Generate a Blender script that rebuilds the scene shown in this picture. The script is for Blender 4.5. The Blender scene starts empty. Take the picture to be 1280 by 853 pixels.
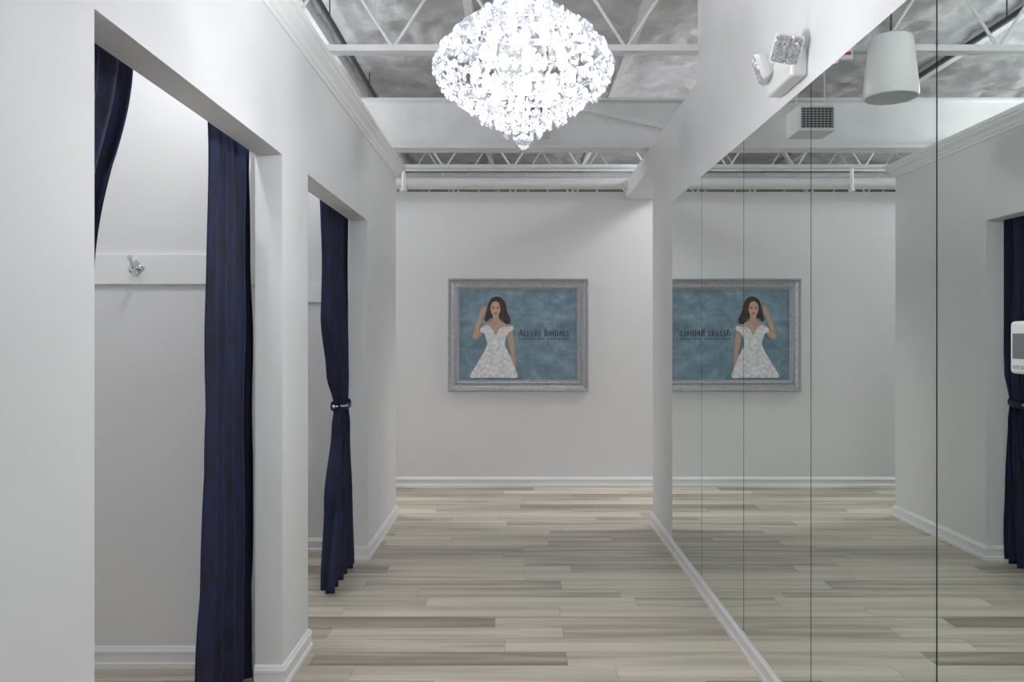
import bpy, math, random
from mathutils import Vector, noise, Matrix
random.seed(7)
C = bpy.context.collection
scene = bpy.context.scene
scene.view_settings.view_transform = 'Standard'
scene.view_settings.exposure = 0.0

# ------------------------------------------------------------ materials
def new_mat(name):
    m = bpy.data.materials.new(name); m.use_nodes = True
    nt = m.node_tree
    return m, nt, nt.nodes['Principled BSDF']
def setp(b, **k):
    for n, v in k.items():
        b.inputs[n.replace('_', ' ')].default_value = v
def N(nt, t, **k):
    n = nt.nodes.new(t)
    for a, v in k.items(): setattr(n, a, v)
    return n
def add_bump(nt, b, scale, strength, dist=0.01, detail=4, stretch=None, kind='noise'):
    tc = N(nt, 'ShaderNodeTexCoord')
    src = tc.outputs['Object']
    if stretch:
        mp = N(nt, 'ShaderNodeMapping'); mp.inputs['Scale'].default_value = stretch
        nt.links.new(src, mp.inputs['Vector']); src = mp.outputs[0]
    if kind == 'noise':
        t = N(nt, 'ShaderNodeTexNoise'); t.inputs['Detail'].default_value = detail; o = t.outputs[0]
    else:
        t = N(nt, 'ShaderNodeTexVoronoi'); o = t.outputs['Distance']
    t.inputs['Scale'].default_value = scale
    nt.links.new(src, t.inputs['Vector'])
    bp = N(nt, 'ShaderNodeBump'); bp.inputs['Strength'].default_value = strength
    bp.inputs['Distance'].default_value = dist
    nt.links.new(o, bp.inputs['Height']); nt.links.new(bp.outputs[0], b.inputs['Normal'])
    return t, o
def simple(name, col, rough=0.5, metal=0.0, bump=None, **k):
    m, nt, b = new_mat(name)
    setp(b, Base_Color=(*col, 1), Roughness=rough, Metallic=metal, **k)
    if bump: add_bump(nt, b, *bump)
    return m
def vary(name, c1, c2, scale, rough=0.5, metal=0.0, bump=0.0, dist=0.01, stretch=None, detail=5, **k):
    m, nt, b = new_mat(name)
    setp(b, Roughness=rough, Metallic=metal, **k)
    t, o = add_bump(nt, b, scale, bump, dist, detail, stretch)
    r = N(nt, 'ShaderNodeValToRGB')
    r.color_ramp.elements[0].position = 0.3; r.color_ramp.elements[1].position = 0.7
    r.color_ramp.elements[0].color = (*c1, 1); r.color_ramp.elements[1].color = (*c2, 1)
    nt.links.new(o, r.inputs[0]); nt.links.new(r.outputs[0], b.inputs['Base Color'])
    return m

def wall_mat(name, c1, c2):
    m, nt, b = new_mat(name)
    setp(b, Roughness=.6)
    add_bump(nt, b, 140, .12, .002, 3)
    tc = N(nt, 'ShaderNodeTexCoord'); n = N(nt, 'ShaderNodeTexNoise'); n.inputs['Scale'].default_value = 1.5
    nt.links.new(tc.outputs['Object'], n.inputs['Vector'])
    r = N(nt, 'ShaderNodeValToRGB')
    r.color_ramp.elements[0].color = (*c1, 1); r.color_ramp.elements[1].color = (*c2, 1)
    nt.links.new(n.outputs[0], r.inputs[0]); nt.links.new(r.outputs[0], b.inputs['Base Color'])
    return m
M_wall = wall_mat('wall_paint', (.76, .76, .77), (.81, .812, .822))
M_trim = simple('trim_paint', (.87, .872, .88), .35)
M_steel = vary('painted_steel', (.70, .705, .71), (.78, .785, .79), 4, .45, 0, .05)
M_darksteel = simple('dark_conduit', (.05, .05, .055), .5)
M_pipe = simple('white_pipe', (.72, .73, .74), .4)
M_chrome = simple('chrome', (.75, .76, .78), .12, 1.0)
M_white_plastic = simple('white_plastic', (.78, .79, .78), .35)
M_grey_plastic = simple('grey_plastic', (.45, .47, .48), .35)
M_dark = simple('dark_void', (.02, .02, .022), .7)
M_red = simple('red_label', (.6, .03, .02), .5)
M_foil = vary('foil_insulation', (.44, .44, .45), (.66, .66, .67), 4.5, .42, .2, .8, .045, detail=8)
M_grille = simple('grille_metal', (.35, .36, .37), .5)

# velvet
def velvet():
    m, nt, b = new_mat('navy_velvet')
    setp(b, Roughness=.72)
    b.inputs['Sheen Weight'].default_value = .8
    b.inputs['Sheen Roughness'].default_value = .26
    b.inputs['Sheen Tint'].default_value = (.08, .16, .60, 1)
    t, o = add_bump(nt, b, 22, .5, .008, 4, (1, 1, .35))
    r = N(nt, 'ShaderNodeValToRGB')
    r.color_ramp.elements[0].position = .3; r.color_ramp.elements[1].position = .75
    r.color_ramp.elements[0].color = (.0015, .003, .012, 1); r.color_ramp.elements[1].color = (.007, .013, .065, 1)
    nt.links.new(o, r.inputs[0]); nt.links.new(r.outputs[0], b.inputs['Base Color'])
    return m
M_velvet = velvet()

# mirror
M_mirror = simple('mirror_glass', (.81, .87, .845), 0.0, 1.0)
M_medge = simple('mirror_edge', (.03, .07, .055), .2)

# floor planks
def floor_mat():
    m, nt, b = new_mat('floor_planks')
    L = nt.links
    tc = N(nt, 'ShaderNodeTexCoord'); sx = N(nt, 'ShaderNodeSeparateXYZ')
    L.new(tc.outputs['Object'], sx.inputs[0])
    def math_(op, a, b_=None, c=None):
        n = N(nt, 'ShaderNodeMath', operation=op)
        for i, v in enumerate((a, b_, c)):
            if v is None: continue
            if isinstance(v, (int, float)): n.inputs[i].default_value = v
            else: L.new(v, n.inputs[i])
        return n.outputs[0]
    W, LEN = .165, 1.22
    yr = math_('DIVIDE', sx.outputs['Y'], W)
    row = math_('FLOOR', yr); yf = math_('FRACT', yr)
    wn = N(nt, 'ShaderNodeTexWhiteNoise', noise_dimensions='1D'); L.new(row, wn.inputs['W'])
    xo = math_('MULTIPLY_ADD', wn.outputs['Value'], 7.3, math_('DIVIDE', sx.outputs['X'], LEN))
    col = math_('FLOOR', xo); xf = math_('FRACT', xo)
    cb = N(nt, 'ShaderNodeCombineXYZ'); L.new(row, cb.inputs[0]); L.new(col, cb.inputs[1])
    wn2 = N(nt, 'ShaderNodeTexWhiteNoise', noise_dimensions='2D'); L.new(cb.outputs[0], wn2.inputs['Vector'])
    pid = wn2.outputs['Value']
    cv = N(nt, 'ShaderNodeCombineXYZ')
    L.new(math_('MULTIPLY_ADD', pid, 37.0, math_('MULTIPLY', sx.outputs['X'], .8)), cv.inputs[0])
    L.new(math_('MULTIPLY_ADD', pid, 11.0, math_('MULTIPLY', sx.outputs['Y'], 12.0)), cv.inputs[1])
    n1 = N(nt, 'ShaderNodeTexNoise'); n1.inputs['Scale'].default_value = 1.0; n1.inputs['Detail'].default_value = 4
    n1.inputs['Roughness'].default_value = .5; n1.inputs['Distortion'].default_value = .6
    L.new(cv.outputs[0], n1.inputs['Vector'])
    f = math_('MULTIPLY_ADD', math_('SUBTRACT', n1.outputs[0], .5), 1.5, math_('MULTIPLY_ADD', math_('SUBTRACT', pid, .5), .60, .52))
    r = N(nt, 'ShaderNodeValToRGB')
    els = r.color_ramp.elements
    els[0].position = 0.0; els[0].color = (.26, .21, .165, 1)
    els[1].position = 1.0; els[1].color = (.75, .69, .57, 1)
    e = els.new(.3); e.color = (.40, .35, .285, 1)
    e = els.new(.55); e.color = (.56, .51, .415, 1)
    e = els.new(.75); e.color = (.67, .61, .50, 1)
    L.new(f, r.inputs[0])
    g1 = math_('LESS_THAN', yf, .018); g2 = math_('LESS_THAN', xf, .0025)
    g = math_('MAXIMUM', g1, g2)
    mx = N(nt, 'ShaderNodeMix', data_type='RGBA')
    L.new(math_('MULTIPLY', g, .5), mx.inputs[0]); L.new(r.outputs[0], mx.inputs[6]); mx.inputs[7].default_value = (.12, .10, .08, 1)
    L.new(mx.outputs[2], b.inputs['Base Color'])
    setp(b, Roughness=.40)
    bp = N(nt, 'ShaderNodeBump'); bp.inputs['Strength'].default_value = .15; bp.inputs['Distance'].default_value = .003
    L.new(math_('SUBTRACT', n1.outputs[0], g), bp.inputs['Height']); L.new(bp.outputs[0], b.inputs['Normal'])
    return m
M_floor = floor_mat()

# crystal
def crystal_mat():
    m = bpy.data.materials.new('cut_crystal_glow'); m.use_nodes = True
    nt = m.node_tree; nt.nodes.clear(); L = nt.links
    out = N(nt, 'ShaderNodeOutputMaterial')
    gl = N(nt, 'ShaderNodeBsdfGlossy'); gl.inputs['Roughness'].default_value = .06; gl.inputs['Color'].default_value = (.66, .67, .70, 1)
    tr = N(nt, 'ShaderNodeBsdfTransparent'); tr.inputs['Color'].default_value = (.90, .91, .94, 1)
    tl = N(nt, 'ShaderNodeBsdfTranslucent'); tl.inputs['Color'].default_value = (.9, .92, 1, 1)
    em = N(nt, 'ShaderNodeEmission'); em.inputs['Color'].default_value = (.95, .965, 1, 1)  # self-glow painted into the crystals as sparkle, random per piece
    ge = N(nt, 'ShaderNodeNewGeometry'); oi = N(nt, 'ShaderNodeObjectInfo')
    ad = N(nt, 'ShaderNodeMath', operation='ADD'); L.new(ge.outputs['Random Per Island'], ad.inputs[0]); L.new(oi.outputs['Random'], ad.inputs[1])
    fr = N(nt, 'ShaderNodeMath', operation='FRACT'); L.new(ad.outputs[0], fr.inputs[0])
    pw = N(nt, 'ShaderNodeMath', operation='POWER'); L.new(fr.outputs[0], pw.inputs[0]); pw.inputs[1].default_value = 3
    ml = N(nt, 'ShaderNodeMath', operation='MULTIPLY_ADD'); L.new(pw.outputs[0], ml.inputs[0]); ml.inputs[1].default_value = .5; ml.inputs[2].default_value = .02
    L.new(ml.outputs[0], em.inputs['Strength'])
    m1 = N(nt, 'ShaderNodeMixShader'); m1.inputs[0].default_value = .032; L.new(gl.outputs[0], m1.inputs[1]); L.new(tl.outputs[0], m1.inputs[2])
    m2 = N(nt, 'ShaderNodeMixShader'); m2.inputs[0].default_value = .45; L.new(m1.outputs[0], m2.inputs[1]); L.new(tr.outputs[0], m2.inputs[2])
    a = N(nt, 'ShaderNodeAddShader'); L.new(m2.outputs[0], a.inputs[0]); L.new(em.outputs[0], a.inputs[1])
    L.new(a.outputs[0], out.inputs[0])
    return m
M_crystal = crystal_mat()
M_bulb = simple('lit_bulb', (1, 1, 1), .3)
M_bulb.node_tree.nodes['Principled BSDF'].inputs['Emission Color'].default_value = (.97, .98, 1, 1)
M_bulb.node_tree.nodes['Principled BSDF'].inputs['Emission Strength'].default_value = 28

# ------------------------------------------------------------ mesh builder
class MB:
    def __init__(s): s.v = []; s.f = []
    def add(s, vs, fs):
        o = len(s.v); s.v += [tuple(v) for v in vs]; s.f += [tuple(i + o for i in f) for f in fs]; return s
    def box(s, x0, x1, y0, y1, z0, z1):
        return s.add([(x0, y0, z0), (x1, y0, z0), (x1, y1, z0), (x0, y1, z0), (x0, y0, z1), (x1, y0, z1), (x1, y1, z1), (x0, y1, z1)],
                     [(0, 3, 2, 1), (4, 5, 6, 7), (0, 1, 5, 4), (1, 2, 6, 5), (2, 3, 7, 6), (3, 0, 4, 7)])
    def tube(s, pts, r, n=12, cap=True):
        pts = [Vector(p) for p in pts]; vs = []
        rr = r if isinstance(r, (list, tuple)) else [r] * len(pts)
        prev = None
        for i, p in enumerate(pts):
            d = (pts[min(i + 1, len(pts) - 1)] - pts[max(i - 1, 0)]).normalized()
            if prev is None:
                u = d.orthogonal().normalized()
            else:
                u = (prev - d * prev.dot(d)).normalized()
            prev = u; w = d.cross(u)
            for k in range(n):
                a = 2 * math.pi * k / n
                vs.append(p + (u * math.cos(a) + w * math.sin(a)) * rr[i])
        fs = []
        for i in range(len(pts) - 1):
            for k in range(n):
                a = i * n + k; b = i * n + (k + 1) % n
                fs.append((a, b, b + n, a + n))
        if cap:
            fs.append(tuple(range(n))[::-1]); fs.append(tuple((len(pts) - 1) * n + k for k in range(n)))
        return s.add(vs, fs)
    def lathe(s, prof, o=(0, 0, 0), n=24, M=None):
        vs = []; fs = []
        for r, z in prof:
            for k in range(n):
                a = 2 * math.pi * k / n
                v = Vector((r * math.cos(a), r * math.sin(a), z))
                if M is not None: v = M @ v
                vs.append(v + Vector(o))
        for i in range(len(prof) - 1):
            for k in range(n):
                a = i * n + k; b = i * n + (k + 1) % n
                fs.append((a, b, b + n, a + n))
        fs.append(tuple(range(n))[::-1]); fs.append(tuple((len(prof) - 1) * n + k for k in range(n)))
        return s.add(vs, fs)
    def sweep(s, path, prof, closed=False, mp=lambda a, b, h: (a, b, h), capends=True):
        n = len(path); m = len(prof); P = [Vector(p) for p in path]; vs = []
        for i in range(n):
            def nd(a, b):
                d = (P[b] - P[a]).normalized(); return Vector((d.y, -d.x))
            if closed: n1 = nd((i - 1) % n, i); n2 = nd(i, (i + 1) % n)
            else:
                n1 = nd(i - 1, i) if i > 0 else nd(i, i + 1); n2 = nd(i, i + 1) if i < n - 1 else n1
            o = (n1 + n2); o = o / (1 + n1.dot(n2))
            for d, h in prof:
                q = P[i] + o * d; vs.append(mp(q.x, q.y, h))
        fs = []
        for i in range(n if closed else n - 1):
            j = (i + 1) % n
            for k in range(m):
                k2 = (k + 1) % m
                fs.append((i * m + k, i * m + k2, j * m + k2, j * m + k))
        if not closed and capends:
            fs.append(tuple(range(m))); fs.append(tuple((n - 1) * m + k for k in range(m))[::-1])
        return s.add(vs, fs)
    def prism(s, poly, a0, a1, mp):
        n = len(poly)
        vs = [mp(p[0], p[1], a0) for p in poly] + [mp(p[0], p[1], a1) for p in poly]
        fs = [tuple(range(n)), tuple(range(n, 2 * n))[::-1]]
        for i in range(n):
            j = (i + 1) % n; fs.append((i, j, j + n, i + n))
        return s.add(vs, fs)
    def obj(s, name, mat, parent=None, smooth=False, bevel=0, label=None, category=None, kind=None, group=None, fixn=True):
        me = bpy.data.meshes.new(name)
        me.from_pydata(s.v, [], s.f); me.update()
        if fixn:
            import bmesh
            bm = bmesh.new(); bm.from_mesh(me); bmesh.ops.recalc_face_normals(bm, faces=bm.faces); bm.to_mesh(me); bm.free()
        if mat: me.materials.append(mat)
        o = bpy.data.objects.new(name, me); C.objects.link(o)
        if parent:
            o.parent = parent; o.matrix_parent_inverse = Matrix.Translation(parent.location).inverted()
        if smooth:
            for p in me.polygons: p.use_smooth = True
            if smooth == 'auto':
                md = o.modifiers.new('es', 'EDGE_SPLIT'); md.split_angle = math.radians(35)
        if bevel:
            b = o.modifiers.new('b', 'BEVEL'); b.width = bevel; b.segments = 3; b.limit_method = 'ANGLE'
        meta(o, label, category, kind, group)
        return o
def meta(o, label=None, category=None, kind=None, group=None):
    if label: o['label'] = label
    if category: o['category'] = category
    if kind: o['kind'] = kind
    if group: o['group'] = group
def empty(name, loc, **k):
    o = bpy.data.objects.new(name, None); o.location = loc; o.empty_display_size = .1; C.objects.link(o); meta(o, **k); return o
def st(mb, name, mat, label, **k):
    return mb.obj(name, mat, kind='structure', label=label, category=name.split('_')[0], **k)

# ------------------------------------------------------------ dimensions
XL, XLi, XR = -1.03, -1.15, 1.12
YB = 8.3
yzX = lambda a, b, h: (h, a, b)

# floor / ceiling
st(MB().box(-6, 5, -2, 14, -.08, 0), 'floor', M_floor, 'greige wood-look plank floor running across the corridor')
nx, ny = 200, 300
vs = []; fs = []
for j in range(ny + 1):
    for i in range(nx + 1):
        x = -6 + 11 * i / nx; y = -2 + 16 * j / ny
        r = 1 - abs(noise.noise(Vector((x * 1.3, y * 1.3, 0)))) * 2
        r2 = 1 - abs(noise.noise(Vector((x * 5.2, y * 3.1, 5)))) * 2
        r3 = 1 - abs(noise.noise(Vector((x * 7 + y * 4, y * 6, 8)))) * 2
        z = 4.12 - .06 * r - .045 * r2 - .03 * r3 - .06 * abs(math.sin(x * math.pi / 1.5))
        vs.append((x, y, z))
for j in range(ny):
    for i in range(nx):
        a = j * (nx + 1) + i; fs.append((a, a + 1, a + nx + 2, a + nx + 1))
st(MB().add(vs, fs), 'ceiling', M_foil, 'crinkled silver foil insulation on the open roof deck', fixn=False, smooth=True)

# walls
poly = [(-1.5, 0), (1.974, 0), (1.974, 2.35), (3.56, 2.35), (3.56, 0), (4.0, 0), (4.0, 2.35), (5.59, 2.35), (5.59, 0), (6.93, 0), (6.93, 3.0), (-1.5, 3.0)]
st(MB().prism(poly, XLi, XL, yzX), 'wall_left', M_wall, 'white drywall partition with two curtained fitting room openings')
poly = [(-1.5, 0), (6.62, 0), (6.62, 2.95), (YB, 2.95), (YB, 3.12), (4.98, 3.12), (4.98, 4.0), (-1.5, 4.0)]
st(MB().prism(poly, XR, XR + .13, yzX), 'wall_right', M_wall, 'white drywall behind the mirrors')
st(MB().box(XR + .13, XR + .32, 6.62, YB, 2.95, 3.12), 'trim_1', M_wall, 'white boxed header over the side opening')
st(MB().box(-6, 5, YB, YB + .12, 0, 3.03), 'wall_back', M_wall, 'white end wall with framed poster')
st(MB().box(-2.72, XLi, 3.78, 3.90, 0, 3.0), 'wall_partition_1', M_wall, 'white partition between fitting rooms')
st(MB().box(-2.72, XLi, 5.80, 5.92, 0, 3.0), 'wall_partition_2', M_wall, 'white partition of second fitting room')
st(MB().box(-2.72, XLi, 6.81, 6.93, 0, 3.0), 'wall_partition_3', M_wall, 'white end wall of fitting room block')
st(MB().box(-2.84, -2.72, -1.5, 6.93, 0, 3.0), 'wall_fitting_rear', M_wall, 'white rear wall of the fitting rooms')
st(MB().box(-6, 5, 14, 14.1, 0, 4.1), 'wall_far', M_wall, 'far wall of the warehouse shell')
st(MB().box(-6.1, -6, -2, 14, 0, 4.1), 'wall_outer_left', M_wall, 'outer wall of the warehouse shell')
st(MB().box(5, 5.1, -2, 14, 0, 4.1), 'wall_outer_right', M_wall, 'outer wall of the warehouse shell')

# baseboards
BP = [(0, 0), (.020, 0), (.020, .022), (.014, .028), (.014, .066), (.018, .070), (.018, .080), (.013, .086), (.009, .096), (0, .100)]
def bb(name, path):
    st(MB().sweep(path, BP), name, M_trim, 'white moulded baseboard')
bb('baseboard_left_near', [(XL, -1.5), (XL, 1.974), (XLi, 1.974)])
bb('baseboard_left_pier', [(XLi, 3.56), (XL, 3.56), (XL, 4.0), (XLi, 4.0)])
bb('baseboard_left_far', [(XLi, 5.59), (XL, 5.59), (XL, 6.93), (-2.84, 6.93)])
bb('baseboard_partition_1', [(-2.72, 3.78), (XLi, 3.78)])
bb('baseboard_partition_2', [(-2.72, 5.80), (XLi, 5.80)])
bb('baseboard_back', [(-6, YB), (5, YB)])
bb('baseboard_right', [(XR + .13, 6.62), (XR, 6.62), (XR, -1.5)])
CP = [(0, 2.905), (.012, 2.905), (.014, 2.925), (.022, 2.93), (.030, 2.950), (.055, 2.972), (.060, 2.985), (.070, 2.988), (.072, 3.015), (0, 3.015)]
st(MB().sweep([(XL, -1.5), (XL, 6.93), (-2.84, 6.93)], CP), 'trim_2', M_trim, 'white crown moulding along the wall top')
st(MB().box(-2.72, XLi, 3.762, 3.78, 1.79, 1.93), 'trim_3', M_trim, 'white mounting board along the fitting room wall', bevel=.002)
st(MB().box(-2.72, XLi, 5.782, 5.80, 1.79, 1.93), 'trim_4', M_trim, 'white mounting board in the second fitting room', bevel=.002)

# ------------------------------------------------------------ steelwork
def joist(y, zb=3.30, zt=3.92, x0=-5.9, x1=4.9):
    m = MB()
    for s in (-1, 1):
        a, b = sorted((s * .006, s * .045))
        m.box(x0, x1, y + a, y + b, zb, zb + .008)
        a, b = sorted((s * .006, s * .012))
        m.box(x0, x1, y + a, y + b, zb + .008, zb + .05)
        a, b = sorted((s * .006, s * .045))
        m.box(x0, x1, y + a, y + b, zt - .008, zt)
        a, b = sorted((s * .006, s * .012))
        m.box(x0, x1, y + a, y + b, zt - .05, zt - .008)
    x = x0 + .1; up = True; st_ = .36
    while x + st_ < x1:
        p = (x, y, zb + .03 if up else zt - .03); q = (x + st_, y, zt - .03 if up else zb + .03)
        m.tube([p, q], .010, 6); x += st_; up = not up
    return m.obj('ceiling_joist', M_steel, label='white painted open-web steel roof joist', category='joist', group='open-web roof joists')
J = {y: joist(y) for y in (1.2, 5.0, 8.62, 10.2, 11.8)}
# girder
zb, zt = 3.17, 3.60
P = [(-.10, zb), (.10, zb), (.10, zb + .025), (.012, zb + .025), (.012, zt - .02), (.10, zt - .02), (.10, zt), (-.10, zt), (-.10, zt - .02), (-.012, zt - .02), (-.012, zb + .025), (-.10, zb + .025)]
MB().prism(P, -5.9, 4.9, lambda a, b, h: (h, 7.05 + a, b)).obj('steel_girder', M_steel, label='white painted steel I-beam crossing above the corridor', category='beam')
for x, y0, y1 in ((-1.55, 5.2, 13.5), (-.35, 5.2, 13.5), (.95, 5.2, 13.5)):
    MB().box(x - .03, x + .03, y0, y1, 3.93, 4.06).obj('roof_purlin', M_steel, label='white steel purlin under the roof deck', category='beam', group='roof purlins')
m = MB(); m.tube([(-1.36, 5.5, 3.86), (-1.36, 7.9, 3.86)], .022, 10)
for y in (5.9, 7.5): m.tube([(-1.36, y, 3.87), (-1.36, y, 4.12)], .005, 6)
m.obj('electrical_conduit', M_darksteel, label='dark conduit hung below the roof deck', category='conduit')
MB().tube([(.50, 6.93, 3.52), (1.55, 6.93, 3.28)], .022, 8).obj('diagonal_brace', M_steel, label='white diagonal steel brace beside the girder', category='brace')
MB().tube([(-5.9, 8.18, 3.095), (4.9, 8.18, 3.095)], .062, 20).obj('large_pipe', M_pipe, smooth='auto', label='thick white pipe running along the end wall top', category='pipe')
sp = MB().tube([(-5.9, 8.05, 3.235), (4.9, 8.05, 3.235)], .025, 12).obj('sprinkler_pipe', M_pipe, smooth='auto', label='thin white sprinkler pipe above the end wall', category='pipe')
m = MB(); m.tube([(-1.12, 8.05, 3.22), (-1.12, 8.05, 3.02)], .018, 10); m.lathe([(.03, 0), (.035, .01), (.02, .03)], (-1.12, 8.05, 2.99))
m.obj('sprinkler_drop', M_pipe, parent=sp, label='white sprinkler drop pipe')

# ------------------------------------------------------------ mirrors
edges = [5.75, 4.84, 3.945, 3.045, 2.135, 1.22, .30, -.6]
for a, b in zip(edges[1:], edges[:-1]):
    m = MB().box(XR - .008, XR, a + .0035, b - .0035, .105, 2.505)
    o = m.obj('mirror_panel', M_mirror, label='tall frameless wall mirror panel', category='mirror', group='wall mirror panels')
    o.data.materials.append(M_medge)
    for p in o.data.polygons:
        if abs(p.normal.x) < .5: p.material_index = 1

# ------------------------------------------------------------ curtains
def lerp(a, b, t): return a + (b - a) * t
def curtain_mesh(keys, nf, nu=150, nv=110, seed=0):
    keys = sorted(keys, key=lambda k: -k[0]); vs = []; fs = []
    for j in range(nv + 1):
        z = lerp(keys[0][0], keys[-1][0], j / nv)
        for a, b in zip(keys[:-1], keys[1:]):
            if b[0] <= z <= a[0]:
                t = (a[0] - z) / (a[0] - b[0]); t = t * t * (3 - 2 * t)
                y0, y1, xc, amp = [lerp(a[i], b[i], t) for i in (1, 2, 3, 4)]; break
        for i in range(nu + 1):
            u = i / nu
            wob = noise.noise(Vector((u * 4, z * .5, seed))) * 1.1
            ph = 2 * math.pi * nf * u + wob * 2
            s = math.sin(ph)
            A = amp * (.75 + .5 * noise.noise(Vector((u * 5 + 3, z * .35, seed + 9))))
            x = xc + A * s + .012 * noise.noise(Vector((u * 7, z * 2.2, seed)))
            y = lerp(y0, y1, u) + .35 * A * math.sin(2 * ph + .6) * .5
            vs.append((x, y, z))
    for j in range(nv):
        for i in range(nu):
            a = j * (nu + 1) + i; fs.append((a, a + 1, a + nu + 2, a + nu + 1))
    return MB().add(vs, fs)
def curtain(keys, nf, seed, label, tie=None):
    base = (keys[0][3], (keys[0][1] + keys[0][2]) / 2, 0)
    e = empty('curtain', base, label=label, category='curtain', group='navy fitting room curtains')
    o = curtain_mesh(keys, nf, seed=seed).obj('drape', M_velvet, parent=e, smooth=True, fixn=False)
    md = o.modifiers.new('s', 'SOLIDIFY'); md.thickness = .004
    if tie:
        x, y, z, rx, ry = tie
        m = MB(); n = 36; vs = []; fs = []
        prof = [(0, -.022), (.006, -.018), (.008, 0), (.006, .018), (0, .022)]
        for k in range(n):
            a = 2 * math.pi * k / n
            for d, h in prof:
                vs.append((x + (rx + d) * math.cos(a), y + (ry + d) * math.sin(a), z + h + .012 * math.sin(a)))
        for k in range(n):
            for q in range(4):
                a = k * 5 + q; b = ((k + 1) % n) * 5 + q
                fs.append((a, b, b + 1, a + 1))
        m.add(vs, fs).obj('tieback_band', M_velvet, parent=e, smooth=True, label='dark velvet tieback band')
        m = MB()
        yy = y - ry - .012
        m.tube([(x - .005, yy, z), (x + rx * .8, yy + .03, z + .002), (x + rx + .012, yy + .06, z + .004)], .0065, 10)
        m.lathe([(.004, -.012), (.011, -.007), (.013, 0), (.011, .007), (.004, .012)], (x - .01, yy, z), 16, Matrix.Rotation(math.pi / 2, 3, 'Y'))
        m.obj('tieback_clasp', M_chrome, parent=e, smooth='auto', label='small chrome tieback clasp')
    return e
curtain([(2.42, 3.22, 3.71, -1.225, .042), (1.5, 3.18, 3.715, -1.225, .046), (.02, 3.10, 3.72, -1.225, .055)], 5, 1,
        'floor-length navy velvet curtain hanging straight beside the pier')
curtain([(2.42, 1.86, 2.60, -1.24, .045), (1.7, 1.88, 2.34, -1.24, .045), (1.12, 1.93, 2.08, -1.235, .03), (.9, 1.90, 2.12, -1.235, .03), (.02, 1.84, 2.28, -1.235, .05)], 8, 2,
        'navy velvet curtain tied back to the near jamb', tie=(-1.235, 2.005, 1.12, .045, .095))
curtain([(2.42, 5.00, 5.74, -1.205, .038), (1.7, 5.05, 5.70, -1.20, .042), (1.30, 5.16, 5.64, -1.185, .042), (1.09, 5.25, 5.55, -1.17, .030), (.95, 5.20, 5.56, -1.165, .04), (.5, 4.98, 5.56, -1.15, .055), (.02, 4.78, 5.54, -1.13, .06)], 6, 3,
        'navy velvet curtain tied at mid height beside the far jamb', tie=(-1.17, 5.40, 1.09, .055, .14))
for a, b in ((1.6, 3.78), (3.90, 5.80)):
    m = MB().tube([(-1.235, a, 2.44), (-1.235, b, 2.44)], .013, 12)
    m.obj('curtain_rod', M_chrome, smooth='auto', label='chrome curtain rod behind the header', category='curtain rod', group='curtain rods')

# ------------------------------------------------------------ robe hook on rail
hx, hz, hy = -1.765, 1.868, 3.762
e = empty('wall_hook', (hx, hy, hz), label='chrome robe hook with square plate on the white board', category='hook')
m = MB(); s = .038
m.prism([(hx - s, hz), (hx, hz - s), (hx + s, hz), (hx, hz + s)], hy - .008, hy, lambda a, b, h: (a, h, b))
m.obj('mount_plate', M_chrome, parent=e, bevel=.002)
m = MB()
m.tube([(hx, hy - .006, hz), (hx, hy - .035, hz)], .010, 12)
m.tube([(hx, hy - .03, hz), (hx + .004, hy - .055, hz + .008), (hx + .010, hy - .085, hz + .030), (hx + .010, hy - .095, hz + .042)], [.009, .009, .009, .013], 12)
m.tube([(hx, hy - .03, hz), (hx, hy - .045, hz - .018), (hx, hy - .06, hz - .025), (hx, hy - .07, hz - .012)], [.009, .008, .008, .011], 12)
m.obj('prong', M_chrome, parent=e, smooth='auto')

# ------------------------------------------------------------ light switch
sy, sz = 6.2, 1.27
e = empty('light_switch', (XR, sy, sz - .057), label='white toggle light switch plate on the wall end', category='light switch')
MB().box(XR - .006, XR, sy - .035, sy + .035, sz - .057, sz + .057).obj('cover_plate', M_white_plastic, parent=e, bevel=.002)
MB().box(XR - .016, XR - .006, sy - .006, sy + .006, sz - .004, sz + .014).obj('toggle', M_white_plastic, parent=e, bevel=.001)

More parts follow.
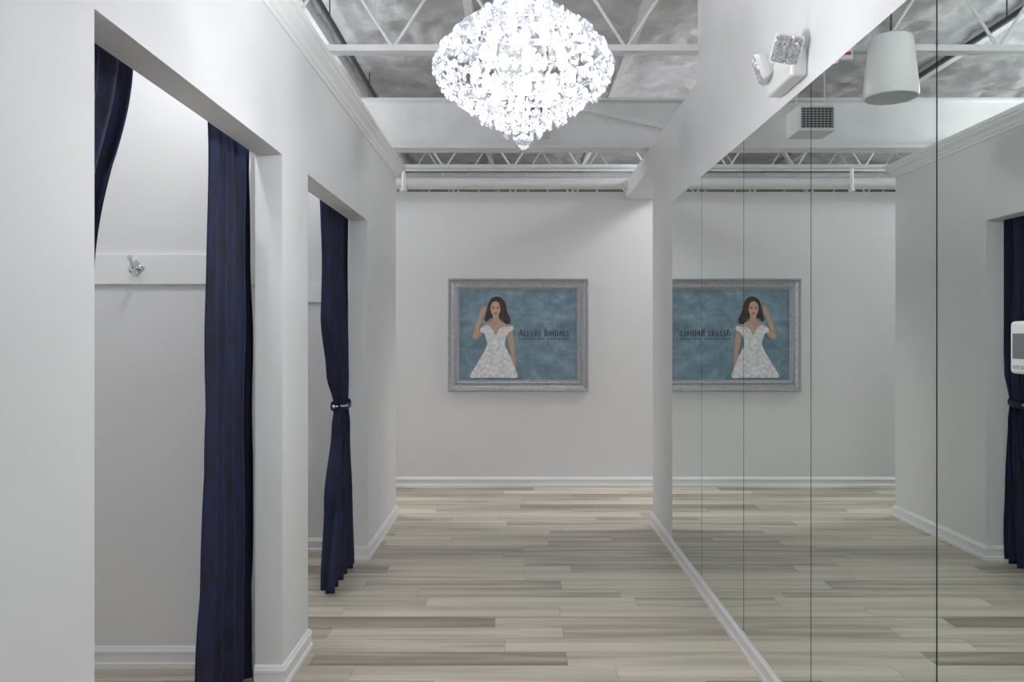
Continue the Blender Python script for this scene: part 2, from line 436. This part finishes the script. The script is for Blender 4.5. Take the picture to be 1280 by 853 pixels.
# ------------------------------------------------------------ emergency light
def lens_mat():
    m, nt, b = new_mat('faceted_lens'); setp(b, Base_Color=(.62, .64, .66, 1), Roughness=.15, Metallic=.6)
    add_bump(nt, b, 70, 1.0, .01, kind='voronoi'); return m
M_lens = lens_mat()
e = empty('emergency_light', (XR, 3.22, 2.60), label='white twin-head emergency light mounted above the mirrors', category='emergency light')
MB().box(XR - .065, XR, 3.10, 3.40, 2.55, 2.665).obj('housing', M_white_plastic, parent=e, bevel=.012)
def head(c, rot, name='lamp_head'):
    R = rot.to_3x3()
    def T(v): return tuple(R @ Vector(v) + Vector(c))
    m = MB(); a = .056; b = .040; n = 5
    def rr(s, y, c_=.012):
        pts = []
        for sx_, sz_ in ((1, 1), (-1, 1), (-1, -1), (1, -1)):
            base = {(1, 1): 0, (-1, 1): 90, (-1, -1): 180, (1, -1): 270}[(sx_, sz_)]
            for k in range(n):
                an = math.radians(base + 90 * k / (n - 1)); pts.append((sx_ * (s - c_) + c_ * math.cos(an), y, sz_ * (s - c_) + c_ * math.sin(an)))
        return pts
    rings = [rr(a, -.030), rr(a, -.010), rr(a * .92, .008), rr(b, .030), rr(.018, .042)]
    L_ = len(rings[0]); vs = [T(p) for r_ in rings for p in r_]; fs = []
    for i in range(len(rings) - 1):
        for k in range(L_): fs.append((i * L_ + k, i * L_ + (k + 1) % L_, (i + 1) * L_ + (k + 1) % L_, (i + 1) * L_ + k))
    fs.append(tuple(range(L_))); fs.append(tuple((len(rings) - 1) * L_ + k for k in range(L_)))
    h = m.add(vs, fs).obj(name, M_white_plastic, parent=e, label='square white lamp head')
    m = MB()
    q = rr(a * .9, -.033); q2 = rr(a * .9, -.029)
    vs = [T(p) for p in q + q2]; fs = [tuple(range(L_)), tuple(range(L_, 2 * L_))] + [(k, (k + 1) % L_, (k + 1) % L_ + L_, k + L_) for k in range(L_)]
    m.add(vs, fs)
    for i in range(5):
        for j in range(5):
            cx = (i - 2) * .0185; cz = (j - 2) * .0185; w = .0085
            m.add([T((cx - w, -.033, cz - w)), T((cx + w, -.033, cz - w)), T((cx + w, -.033, cz + w)), T((cx - w, -.033, cz + w)), T((cx, -.041, cz))],
                  [(0, 1, 4), (1, 2, 4), (2, 3, 4), (3, 0, 4)])
    l = m.obj('lens', M_lens, parent=h, label='clear faceted lens')
    return h
head((1.045, 3.12, 2.655), Matrix.Rotation(math.radians(-12), 4, 'Z') @ Matrix.Rotation(math.radians(14), 4, 'Y') @ Matrix.Rotation(math.radians(20), 4, 'X'))
head((1.035, 3.36, 2.665), Matrix.Rotation(math.radians(-105), 4, 'Z') @ Matrix.Rotation(math.radians(20), 4, 'X'))
MB().tube([(1.075, 3.14, 2.65), (1.05, 3.13, 2.655)], .012).obj('swivel_joint', M_white_plastic, parent=e)
MB().tube([(1.075, 3.36, 2.65), (1.045, 3.36, 2.665)], .012).obj('swivel_joint', M_white_plastic, parent=e)

# ------------------------------------------------------------ control panel on mirror
px0 = XR - .008
e = empty('wall_thermostat', (px0, 1.735, 1.465), label='white plastic control panel with grey screen on the mirror', category='thermostat')
MB().box(px0 - .022, px0, 1.675, 1.785, 1.467, 1.582).obj('housing', M_white_plastic, parent=e, bevel=.008)
MB().box(px0 - .0235, px0 - .0215, 1.690, 1.772, 1.50, 1.555).obj('screen', simple('screen_glass', (.18, .19, .20), .25), parent=e, bevel=.0005)
for k in range(3):
    MB().box(px0 - .024, px0 - .0215, 1.70 + k * .026, 1.718 + k * .026, 1.478, 1.486).obj('button', M_grey_plastic, parent=e)

# ------------------------------------------------------------ pendant speaker
sx_, sy_ = 0.02, 4.75
e = empty('pendant_speaker', (sx_, sy_, 2.95), label='white bucket-shaped pendant speaker hung from the roof', category='speaker')
MB().lathe([(.10, 3.31), (.115, 3.30), (.122, 3.28), (.150, 3.02), (.154, 2.965), (.146, 2.95), (.10, 2.948)], (sx_, sy_, 0), 36).obj('housing', M_white_plastic, parent=e, smooth='auto')
MB().lathe([(.142, 2.9465), (.13, 2.944), (.02, 2.942)], (sx_, sy_, 0), 36).obj('speaker_grille', M_grey_plastic, parent=e, smooth='auto')
MB().tube([(sx_, sy_, 3.30), (sx_, sy_, 4.02)], .006, 8).obj('hanging_cable', M_darksteel, parent=e)
jb = MB().box(.17, .25, 4.93, 4.957, 3.24, 3.31).obj('junction_box', M_white_plastic, parent=J[5.0], label='small white box clipped to the joist')
MB().box(.18, .24, 4.927, 4.93, 3.265, 3.285).obj('red_label', M_red, parent=jb, label='red warning label')
# vent
vx, vy, vz = .12, 5.65, 3.075
e = empty('air_vent', (vx, vy, vz - .1), label='grey louvred supply air vent on a white boot', category='air vent')
MB().box(vx - .13, vx + .13, vy, vy + .25, vz - .09, vz + .09).obj('duct_boot', M_steel, parent=e, bevel=.005)
m = MB().sweep([(vx - .125, vz - .085), (vx - .125, vz + .085), (vx + .125, vz + .085), (vx + .125, vz - .085)], [(0, 0), (.012, 0), (.012, -.008), (0, -.008)], True, lambda a, b, h: (a, vy + h, b))
m.obj('vent_frame', M_steel, parent=e)
m = MB()
for k in range(9):
    z = vz - .068 + k * .017; m.box(vx - .113, vx + .113, vy - .008, vy - .003, z - .0025, z + .0025)
for k in range(9):
    x = vx - .104 + k * .026; m.box(x - .002, x + .002, vy - .006, vy - .002, vz - .074, vz + .074)
m.obj('louvre', M_grille, parent=e)
MB().box(vx - .114, vx + .114, vy - .002, vy + .0005, vz - .074, vz + .074).obj('vent_opening', M_dark, parent=e)
MB().tube([(vx - .1, vy + .12, vz + .08), (vx - .1, vy + .12, 4.02)], .005, 6).obj('hanger_rod', M_steel, parent=e)
MB().tube([(vx + .1, vy + .12, vz + .08), (vx + .1, vy + .12, 4.02)], .005, 6).obj('hanger_rod', M_steel, parent=e)

# ------------------------------------------------------------ chandelier
cx, cy = .025, 2.8; K = cy / 1010
def zc(py): return 1.55 + (420 - py) * K
ch = empty('chandelier', (cx, cy, zc(186)), label='large lit tiered crystal chandelier hanging in the corridor', category='chandelier')
# (height, radius): stepped skirts, each wide row followed by a slightly drawn-in row of drops
tiers = [(4, 20), (11, 38), (20, 41), (29, 64), (38, 67), (46, 86), (55, 88), (64, 102), (73, 104), (82, 111), (91, 110), (101, 106), (111, 98), (120, 78), (129, 74), (137, 57), (146, 52), (155, 33), (164, 22)]
m = MB()
for py, r in tiers[::2]:
    R = (r - 5) * K; n = 40
    m.tube([(cx + R * math.cos(2 * math.pi * k / n), cy + R * math.sin(2 * math.pi * k / n), zc(py) + .012) for k in range(n + 1)], .003, 6)
for k in range(8):
    a = 2 * math.pi * (k + .5) / 8
    m.tube([(cx + (r - 5) * K * math.cos(a), cy + (r - 5) * K * math.sin(a), zc(py) + .012) for py, r in tiers], .0025, 6)
m.obj('frame', M_chrome, parent=ch, smooth='auto', label='chrome ring frame')
m = MB(); m.tube([(cx, cy, zc(176)), (cx, cy, 3.98)], .005, 10)
m.lathe([(.004, zc(0)), (.02, zc(2)), (.03, zc(5)), (.02, zc(8)), (.005, zc(10))], (cx, cy, 0), 20)
m.lathe([(.06, 3.985), (.06, 3.97), (.02, 3.94), (.006, 3.93)], (cx, cy, 0), 24)
m.obj('stem', M_chrome, parent=ch, smooth='auto')
for py, r, n in ((42, 34, 5), (64, 50, 7), (92, 60, 8), (120, 38, 6)):
    for k in range(n):
        a = 2 * math.pi * k / n + py; bl = MB()
        x = cx + r * K * math.cos(a); y = cy + r * K * math.sin(a); z = zc(py)
        bl.lathe([(.002, z + .036), (.008, z + .028), (.017, z + .010), (.016, z - .008), (.009, z - .020), (.002, z - .022)], (x, y, 0), 12)
        bl.obj('bulb', M_bulb, parent=ch, smooth=True, label='lit white bulb')
def crystal_geom(kind):
    vs = []; fs = []
    if kind == 0:
        n = 8; r = .0135
        for y, q in ((-.006, .55), (0, 1), (.006, .55)):
            for k in range(n):
                a = 2 * math.pi * (k + .5) / n; vs.append((r * q * math.cos(a), y, r * q * math.sin(a)))
        for i in range(2):
            for k in range(n): fs.append((i * n + k, i * n + (k + 1) % n, (i + 1) * n + (k + 1) % n, (i + 1) * n + k))
        fs.append(tuple(range(n))[::-1]); fs.append(tuple(2 * n + k for k in range(n)))
    else:
        n = 6; prof = [(.001, .022), (.004, .012), (.010, -.002), (.011, -.010), (.007, -.018), (.001, -.022)]
        for r, z in prof:
            for k in range(n):
                a = 2 * math.pi * k / n; vs.append((r * math.cos(a), r * math.sin(a) * .7, z))
        for i in range(len(prof) - 1):
            for k in range(n): fs.append((i * n + k, i * n + (k + 1) % n, (i + 1) * n + (k + 1) % n, (i + 1) * n + k))
        fs.append(tuple(range(n))[::-1]); fs.append(tuple(5 * n + k for k in range(n)))
    return vs, fs
geoms = [crystal_geom(0), crystal_geom(1)]
cm = []
for g in geoms:
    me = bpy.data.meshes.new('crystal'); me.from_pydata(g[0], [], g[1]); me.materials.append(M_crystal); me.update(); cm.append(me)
items = []
for ti, (py, r) in enumerate(tiers):
    R = r * K; n = max(6, int(2 * math.pi * R / .030))
    for k in range(n):
        a = 2 * math.pi * (k + .5 * (ti % 2)) / n + random.uniform(-.02, .02)
        kind = 1 if (ti in (2, 4, 6, 8, 12, 14, 16, 18)) else 0
        items.append((cx + R * math.cos(a), cy + R * math.sin(a), zc(py) + random.uniform(-.004, .004), a, kind))
items.sort(key=lambda t: t[1])
stuff = MB()
def cmat(t):
    x, y, z, a, kind = t
    return Matrix.Translation((x, y, z)) @ Matrix.Rotation(a + math.pi / 2 + random.uniform(-.6, .6), 4, 'Z') @ Matrix.Rotation(random.uniform(-.5, .5), 4, 'X')
for i, t in enumerate(items):
    Mx = cmat(t)
    if i < 98:
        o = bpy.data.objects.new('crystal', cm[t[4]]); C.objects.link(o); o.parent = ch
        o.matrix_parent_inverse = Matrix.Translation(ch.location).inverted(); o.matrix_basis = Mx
    else:
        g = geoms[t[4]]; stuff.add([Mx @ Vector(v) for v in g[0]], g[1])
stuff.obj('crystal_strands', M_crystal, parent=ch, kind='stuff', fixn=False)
m = MB(); rb = .027; n = 10
m.lathe([(max(.0005, rb * math.sin(math.pi * i / n)), rb * math.cos(math.pi * i / n)) for i in range(n + 1)], (cx, cy, zc(178)), 16)
M_ball = simple('ball_glass', (.9, .92, .95), .03, 0, Transmission_Weight=.85, IOR=1.5)
m.obj('crystal_ball', M_ball, parent=ch, label='clear faceted crystal ball finial')

# ------------------------------------------------------------ framed poster
kp = 8.27 / 1010
def PX(x): return (x - 645) * kp
def PZ(y): return 1.55 + (420 - y) * kp
fp = empty('framed_poster', (PX(647.5), YB, PZ(489)), label='bridal poster with bride and blue backdrop in ornate silver frame', category='framed poster')
M_silver = vary('silver_leaf', (.38, .385, .40), (.52, .53, .55), 45, .34, .7, .5, .008)
x0, x1, z0, z1 = PX(560), PX(735.5), PZ(489.5), PZ(348.5)
prof = [(0, 0), (0, .035), (.010, .045), (.022, .040), (.028, .030), (.060, .022), (.078, .026), (.086, .034), (.096, .032), (.102, .022), (.116, .016), (.118, 0)]
mp = lambda a, b, h: (a, YB - h, b)
MB().sweep([(x0, z0), (x0, z1), (x1, z1), (x1, z0)], prof, True, mp).obj('frame', M_silver, parent=fp, label='ornate silver picture frame')
m = MB()
def beads(off, step, r, h):
    for (ax, az, bx, bz) in ((x0 + off, z0 + off, x1 - off, z0 + off), (x0 + off, z1 - off, x1 - off, z1 - off), (x0 + off, z0 + off, x0 + off, z1 - off), (x1 - off, z0 + off, x1 - off, z1 - off)):
        L_ = math.hypot(bx - ax, bz - az); n = int(L_ / step)
        for k in range(n + 1):
            t = k / n; X = ax + (bx - ax) * t; Z = az + (bz - az) * t
            m.add([(X - r, YB - h, Z), (X, YB - h, Z - r), (X + r, YB - h, Z), (X, YB - h, Z + r), (X, YB - h - r * .8, Z)], [(0, 1, 4), (1, 2, 4), (2, 3, 4), (3, 0, 4)])
beads(.016, .020, .006, .042); beads(.091, .018, .006, .032)
m.obj('frame_beading', M_silver, parent=fp, kind='stuff')
def canvas_mat():
    m, nt, b = new_mat('blue_backdrop'); setp(b, Roughness=.5)
    tc = N(nt, 'ShaderNodeTexCoord'); mpn = N(nt, 'ShaderNodeMapping'); mpn.inputs['Scale'].default_value = (1, 1, 1.3)
    n = N(nt, 'ShaderNodeTexNoise'); n.inputs['Scale'].default_value = 6; n.inputs['Detail'].default_value = 10; n.inputs['Roughness'].default_value = .72; n.inputs['Distortion'].default_value = .3
    r = N(nt, 'ShaderNodeValToRGB'); e_ = r.color_ramp.elements
    e_[0].position = .3; e_[0].color = (.10, .175, .235, 1); e_[1].position = .72; e_[1].color = (.33, .43, .50, 1)
    q = e_.new(.5); q.color = (.18, .28, .35, 1)
    nt.links.new(tc.outputs['Object'], mpn.inputs[0]); nt.links.new(mpn.outputs[0], n.inputs['Vector'])
    nt.links.new(n.outputs[0], r.inputs[0]); nt.links.new(r.outputs[0], b.inputs['Base Color']); return m
MB().box(x0 + .11, x1 - .11, YB - .014, YB - .002, z0 + .11, z1 - .11).obj('canvas', canvas_mat(), parent=fp, label='mottled blue printed backdrop')
def smooth_poly(p, n=5):
    out = []; L_ = len(p)
    for i in range(L_):
        a, b, c, d = p[i - 1], p[i], p[(i + 1) % L_], p[(i + 2) % L_]
        for k in range(n):
            t = k / n
            out.append(tuple(.5 * (2 * b[j] + (c[j] - a[j]) * t + (2 * a[j] - 5 * b[j] + 4 * c[j] - d[j]) * t * t + (3 * b[j] - a[j] - 3 * c[j] + d[j]) * t ** 3) for j in (0, 1)))
    return out
def flat(mb, pts, h, sm=True):
    if sm: pts = smooth_poly(pts)
    vs = [(PX(x), YB - h, PZ(y)) for x, y in pts]
    o = len(mb.v); mb.v += vs; mb.f.append(tuple(range(o, o + len(vs))))
def ell(cx_, cy_, rx, ry, n=20): return [(cx_ + rx * math.cos(2 * math.pi * k / n), cy_ + ry * math.sin(2 * math.pi * k / n)) for k in range(n)]
M_skin = vary('printed_skin', (.48, .30, .23), (.62, .42, .33), 14, .5)
M_face = vary('printed_face_skin', (.58, .37, .28), (.68, .46, .36), 20, .5)
M_hair = vary('printed_hair', (.012, .007, .006), (.09, .045, .03), 22, .5, stretch=(3, 1, .8))
M_gown = vary('printed_gown', (.58, .585, .61), (.90, .905, .92), 26, .5)
M_feat = simple('printed_features', (.03, .015, .012), .5); M_lip = simple('printed_lips', (.42, .10, .10), .5)
M_ink = simple('printed_ink', (.012, .02, .035), .5)
h0 = .016
m = MB()
flat(m, [(611, 380), (614, 374), (620, 371), (626, 372.5), (630.5, 378), (632.5, 386), (635, 393), (638, 399), (637, 405), (631, 404), (626, 399), (619, 397), (613, 398), (609, 402), (606, 401), (606.5, 396), (608.5, 390), (609, 385)], h0)
hair = m.obj('printed_hair', M_hair, parent=fp, fixn=False, label='long wavy dark brown hair')
m = MB()
flat(m, [(616, 392), (623, 392), (624, 400), (629, 403.5), (636.5, 406), (640, 411), (641.5, 422), (643.5, 436), (644.5, 450), (645, 462), (647, 468), (643.5, 471), (641, 466), (640, 452), (637.5, 438), (635, 425), (633, 416), (628, 420), (620, 422), (609, 418), (604, 415), (600.5, 421), (595, 425), (591, 422.5), (591.5, 416), (595, 405), (599, 396), (600, 390), (603.5, 384.5), (607, 382), (607.5, 386), (606, 392), (603.5, 398), (600, 407), (598.5, 414), (602, 409), (606, 405.5), (613, 403), (616, 399)], h0 + .001)
skin = m.obj('printed_woman', M_skin, parent=fp, fixn=False, label='smiling bride with one hand raised to her hair')
m = MB(); flat(m, [(613, 384), (614.5, 378.5), (619, 376), (624, 378.5), (625.5, 385), (624.5, 391), (621.5, 395.5), (619, 396.5), (616.2, 394.5), (613.8, 390)], h0 + .002)
m.obj('printed_face', M_face, parent=skin, fixn=False)
for ex in (616.4, 622.2):
    m = MB(); flat(m, ell(ex, 385.2, 1.5, .75), h0 + .003, False)
    m.obj('printed_eye', M_feat, parent=skin, fixn=False)
    m = MB(); flat(m, [(ex - 2, 383.4), (ex, 382.3), (ex + 2, 383.1), (ex, 383.0)], h0 + .003, False)
    m.obj('printed_eyebrow', M_feat, parent=skin, fixn=False)
m = MB(); flat(m, [(616.6, 390.8), (619.3, 391.1), (622.2, 390.7), (620.8, 392.6), (619.3, 393.2), (617.8, 392.6)], h0 + .003, False)
m.obj('printed_lips', M_lip, parent=skin, fixn=False)
m = MB(); flat(m, [(618.2, 388.4), (619.3, 388.9), (620.5, 388.4), (619.3, 389.4)], h0 + .003, False)
m.obj('printed_nose', M_skin, parent=skin, fixn=False)
m = MB()
flat(m, [(613.2, 385), (614.6, 379.5), (619, 376.8), (623.6, 379), (625.2, 386), (626.2, 392), (629.5, 399), (631.5, 405), (636, 404.5), (637, 398.5), (634, 390), (631.5, 379), (626, 372.2), (620, 370.8), (613.8, 373.8), (610.5, 380), (609, 388), (607.2, 396), (608, 401), (611.5, 397), (613, 391)], h0 + .004)
m.obj('printed_locks', M_hair, parent=hair, fixn=False)
m = MB()
flat(m, [(603.5, 409), (607, 407.5), (611, 407.5), (615, 411), (619.5, 419), (624, 412), (629, 408.5), (635, 409), (640.5, 407.5), (641.5, 412), (637, 415), (634, 418), (632, 425), (631, 431), (634, 438), (639, 448), (643, 459), (646.5, 472), (632, 472.5), (605, 472.5), (587.5, 472), (592, 462), (599, 450), (605, 440), (608.5, 431), (607.5, 424), (605, 417), (600.5, 415), (600.5, 411)], h0 + .005)
gown = m.obj('printed_gown', M_gown, parent=fp, fixn=False, label='white lace off-shoulder wedding gown')
def letter(ch_):
    T, t = .17, .085; S = []
    def l(x0_, y0_, x1_, y1_, w): S.append((x0_, y0_, x1_, y1_, w))
    def ser(x, y, w=.16): l(x - w, y, x + w, y, .05)
    def arc(c, rx, ry, a0, a1, wf, n=8):
        for i in range(n):
            a = math.radians(a0 + (a1 - a0) * i / n); b = math.radians(a0 + (a1 - a0) * (i + 1.15) / n)
            mid = abs(math.cos((a + b) / 2)); l(c[0] + rx * math.cos(a), c[1] + ry * math.sin(a), c[0] + rx * math.cos(b), c[1] + ry * math.sin(b), t + (T - t) * mid * wf)
    if ch_ == 'A': l(.1, 0, .42, 1, t); l(.42, 1, .78, 0, T); l(.2, .33, .66, .33, t); ser(.1, .02, .13); ser(.78, .02, .15); return S, .88
    if ch_ == 'L': l(.2, 0, .2, 1, T); ser(.2, .98); l(.06, .03, .66, .03, t); l(.66, 0, .66, .24, t); return S, .72
    if ch_ == 'U': l(.2, .3, .2, 1, T); ser(.2, .98); l(.72, .3, .72, 1, t); ser(.72, .98, .13); arc((.46, .32), .26, .28, 180, 360, .4); return S, .9
    if ch_ == 'R': l(.2, 0, .2, 1, T); ser(.2, .02); l(.06, .97, .42, .97, t); l(.2, .5, .42, .5, t); arc((.42, .735), .2, .235, 90, -90, 1); l(.4, .5, .76, .02, T); ser(.8, .02, .09); return S, .84
    if ch_ == 'E': l(.2, 0, .2, 1, T); l(.06, .97, .62, .97, t); l(.06, .03, .66, .03, t); l(.2, .52, .5, .52, t); l(.62, .8, .62, 1, t); l(.66, 0, .66, .22, t); l(.5, .42, .5, .62, t); return S, .74
    if ch_ == 'B': l(.2, 0, .2, 1, T); l(.06, .97, .4, .97, t); l(.2, .53, .42, .53, t); l(.06, .03, .42, .03, t); arc((.4, .75), .18, .22, 90, -90, 1); arc((.42, .28), .22, .25, 90, -90, 1); return S, .78
    if ch_ == 'I': l(.2, 0, .2, 1, T); ser(.2, .98); ser(.2, .02); return S, .42
    if ch_ == 'D': l(.2, 0, .2, 1, T); l(.06, .97, .4, .97, t); l(.06, .03, .4, .03, t); arc((.4, .5), .38, .47, 90, -90, 1); return S, .92
    if ch_ == 'S': arc((.33, .74), .2, .22, 40, 270, .8); arc((.33, .27), .23, .24, 90, -140, .9); l(.5, .78, .5, 1, t); l(.09, 0, .09, .24, t); return S, .64
    return S, .4
m = MB()
def write(text, size, big):
    pen = 0; pos = []
    for i, c in enumerate(text):
        if c == ' ': pen += .42 * size; continue
        sc = big if (i == 0 or text[i - 1] == ' ') else size
        S, w = letter(c); pos.append((S, pen, sc)); pen += (w + .08) * sc
    return pos, pen
pos, tot = write('ALLURE BRIDALS', .80, 1.0)
sc = 64.0 / tot
for S, pen, s in pos:
    for ax, ay, bx, by, w in S:
        A = Vector((648 + (pen + ax * s) * sc, -(420.5) + ay * s * sc * 1.3)); B = Vector((648 + (pen + bx * s) * sc, -(420.5) + by * s * sc * 1.3))
        d = (B - A)
        if d.length < 1e-6: continue
        nn = Vector((-d.y, d.x)).normalized() * w * s * sc * .52
        flat(m, [(q.x, -q.y) for q in (A + nn, B + nn, B - nn, A - nn)], h0 + .001, False)
flat(m, ell(713.6, 412.3, .9, .9), h0 + .001, False)
x = 648; rnd = random.Random(3)
while x < 711:
    w = rnd.choice((.8, 1.1, 1.4)); hgt = rnd.choice((1.9, 2.2, 2.2))
    if rnd.random() < .86: flat(m, [(x, 424.9 - hgt), (x + .45, 424.9 - hgt), (x + .45, 424.9), (x, 424.9)], h0 + .001, False); flat(m, [(x, 424.9 - hgt / 2 - .3), (x + w, 424.9 - hgt / 2 - .3), (x + w, 424.9 - hgt / 2 + .2), (x, 424.9 - hgt / 2 + .2)], h0 + .001, False)
    x += w + .55
m.obj('lettering', M_ink, parent=fp, fixn=False, label='dark serif printed lettering')

# ------------------------------------------------------------ lights
def area(name, loc, size, power, target=None, col=(1, 1, 1)):
    l = bpy.data.lights.new(name, 'AREA'); l.size = size; l.energy = power; l.color = col
    o = bpy.data.objects.new(name, l); C.objects.link(o); o.location = loc
    d = Vector(target if target else (loc[0], loc[1], 0)) - Vector(loc)
    o.rotation_euler = d.to_track_quat('-Z', 'Y').to_euler(); return o
cool = (.98, .99, 1)
p = bpy.data.lights.new('chandelier_glow', 'POINT'); p.energy = 80; p.shadow_soft_size = .07; p.color = (.98, .99, 1)
o = bpy.data.objects.new('chandelier_glow', p); C.objects.link(o); o.location = (cx, cy, zc(95))
# small lamp high inside the first fitting room, throws the hook shadow down the wall
p = bpy.data.lights.new('fitting_room_lamp', 'POINT'); p.energy = 17; p.shadow_soft_size = .02; p.color = cool
o = bpy.data.objects.new('fitting_room_lamp', p); C.objects.link(o); o.location = (-1.30, 3.08, 3.0)
area('fill_behind', (0, -1.6, 2.8), 1.6, 11, (0, 3, 1.2), cool)  # unseen fill added behind the camera to lift the near corridor
area('fill_hall_left', (-3.4, 7.6, 3.9), 1.2, 105, (-1, 7.8, 0), cool)  # added fill without a fixture, brightens the end wall from the left
area('fill_hall_right', (3.0, 7.3, 3.9), 1.2, 105, (1, 7.8, 0), cool)  # matching added fill for the end wall's right side
area('lamp_fitting', (-2.1, 2.4, 3.4), .8, 8, None, cool)  # unseen soft fill added over the first fitting room
area('fill_fitting_b', (-2.1, 4.9, 3.4), .8, 15, None, cool)  # same kind of added fill over the second fitting room
for i, (x, y) in enumerate(((-2.0, 3.5), (-2.0, 6.4), (2.6, 4.0), (2.6, 8.0), (-3, 10.5), (1.5, 10.5))):
    area('fill_up_%d' % i, (x, y, 3.08 if y < 9 else 2.6), 1.0, 12, (x * .7, y, 5), cool)  # unseen upward fills, added to brighten the foil ceiling
w = bpy.data.worlds.new('World'); scene.world = w; w.use_nodes = True
w.node_tree.nodes['Background'].inputs[0].default_value = (.96, .98, 1, 1)
w.node_tree.nodes['Background'].inputs[1].default_value = .8

# ------------------------------------------------------------ camera
cd = bpy.data.cameras.new('Camera'); cam = bpy.data.objects.new('Camera', cd); C.objects.link(cam)
cam.location = (0, 0, 1.55); cam.rotation_euler = (math.pi / 2, 0, 0)
cd.sensor_width = 36; cd.lens = 1010 / 1280 * 36; cd.clip_start = .02
cd.shift_x = -5 / 1280; cd.shift_y = -6.5 / 1280
scene.camera = cam
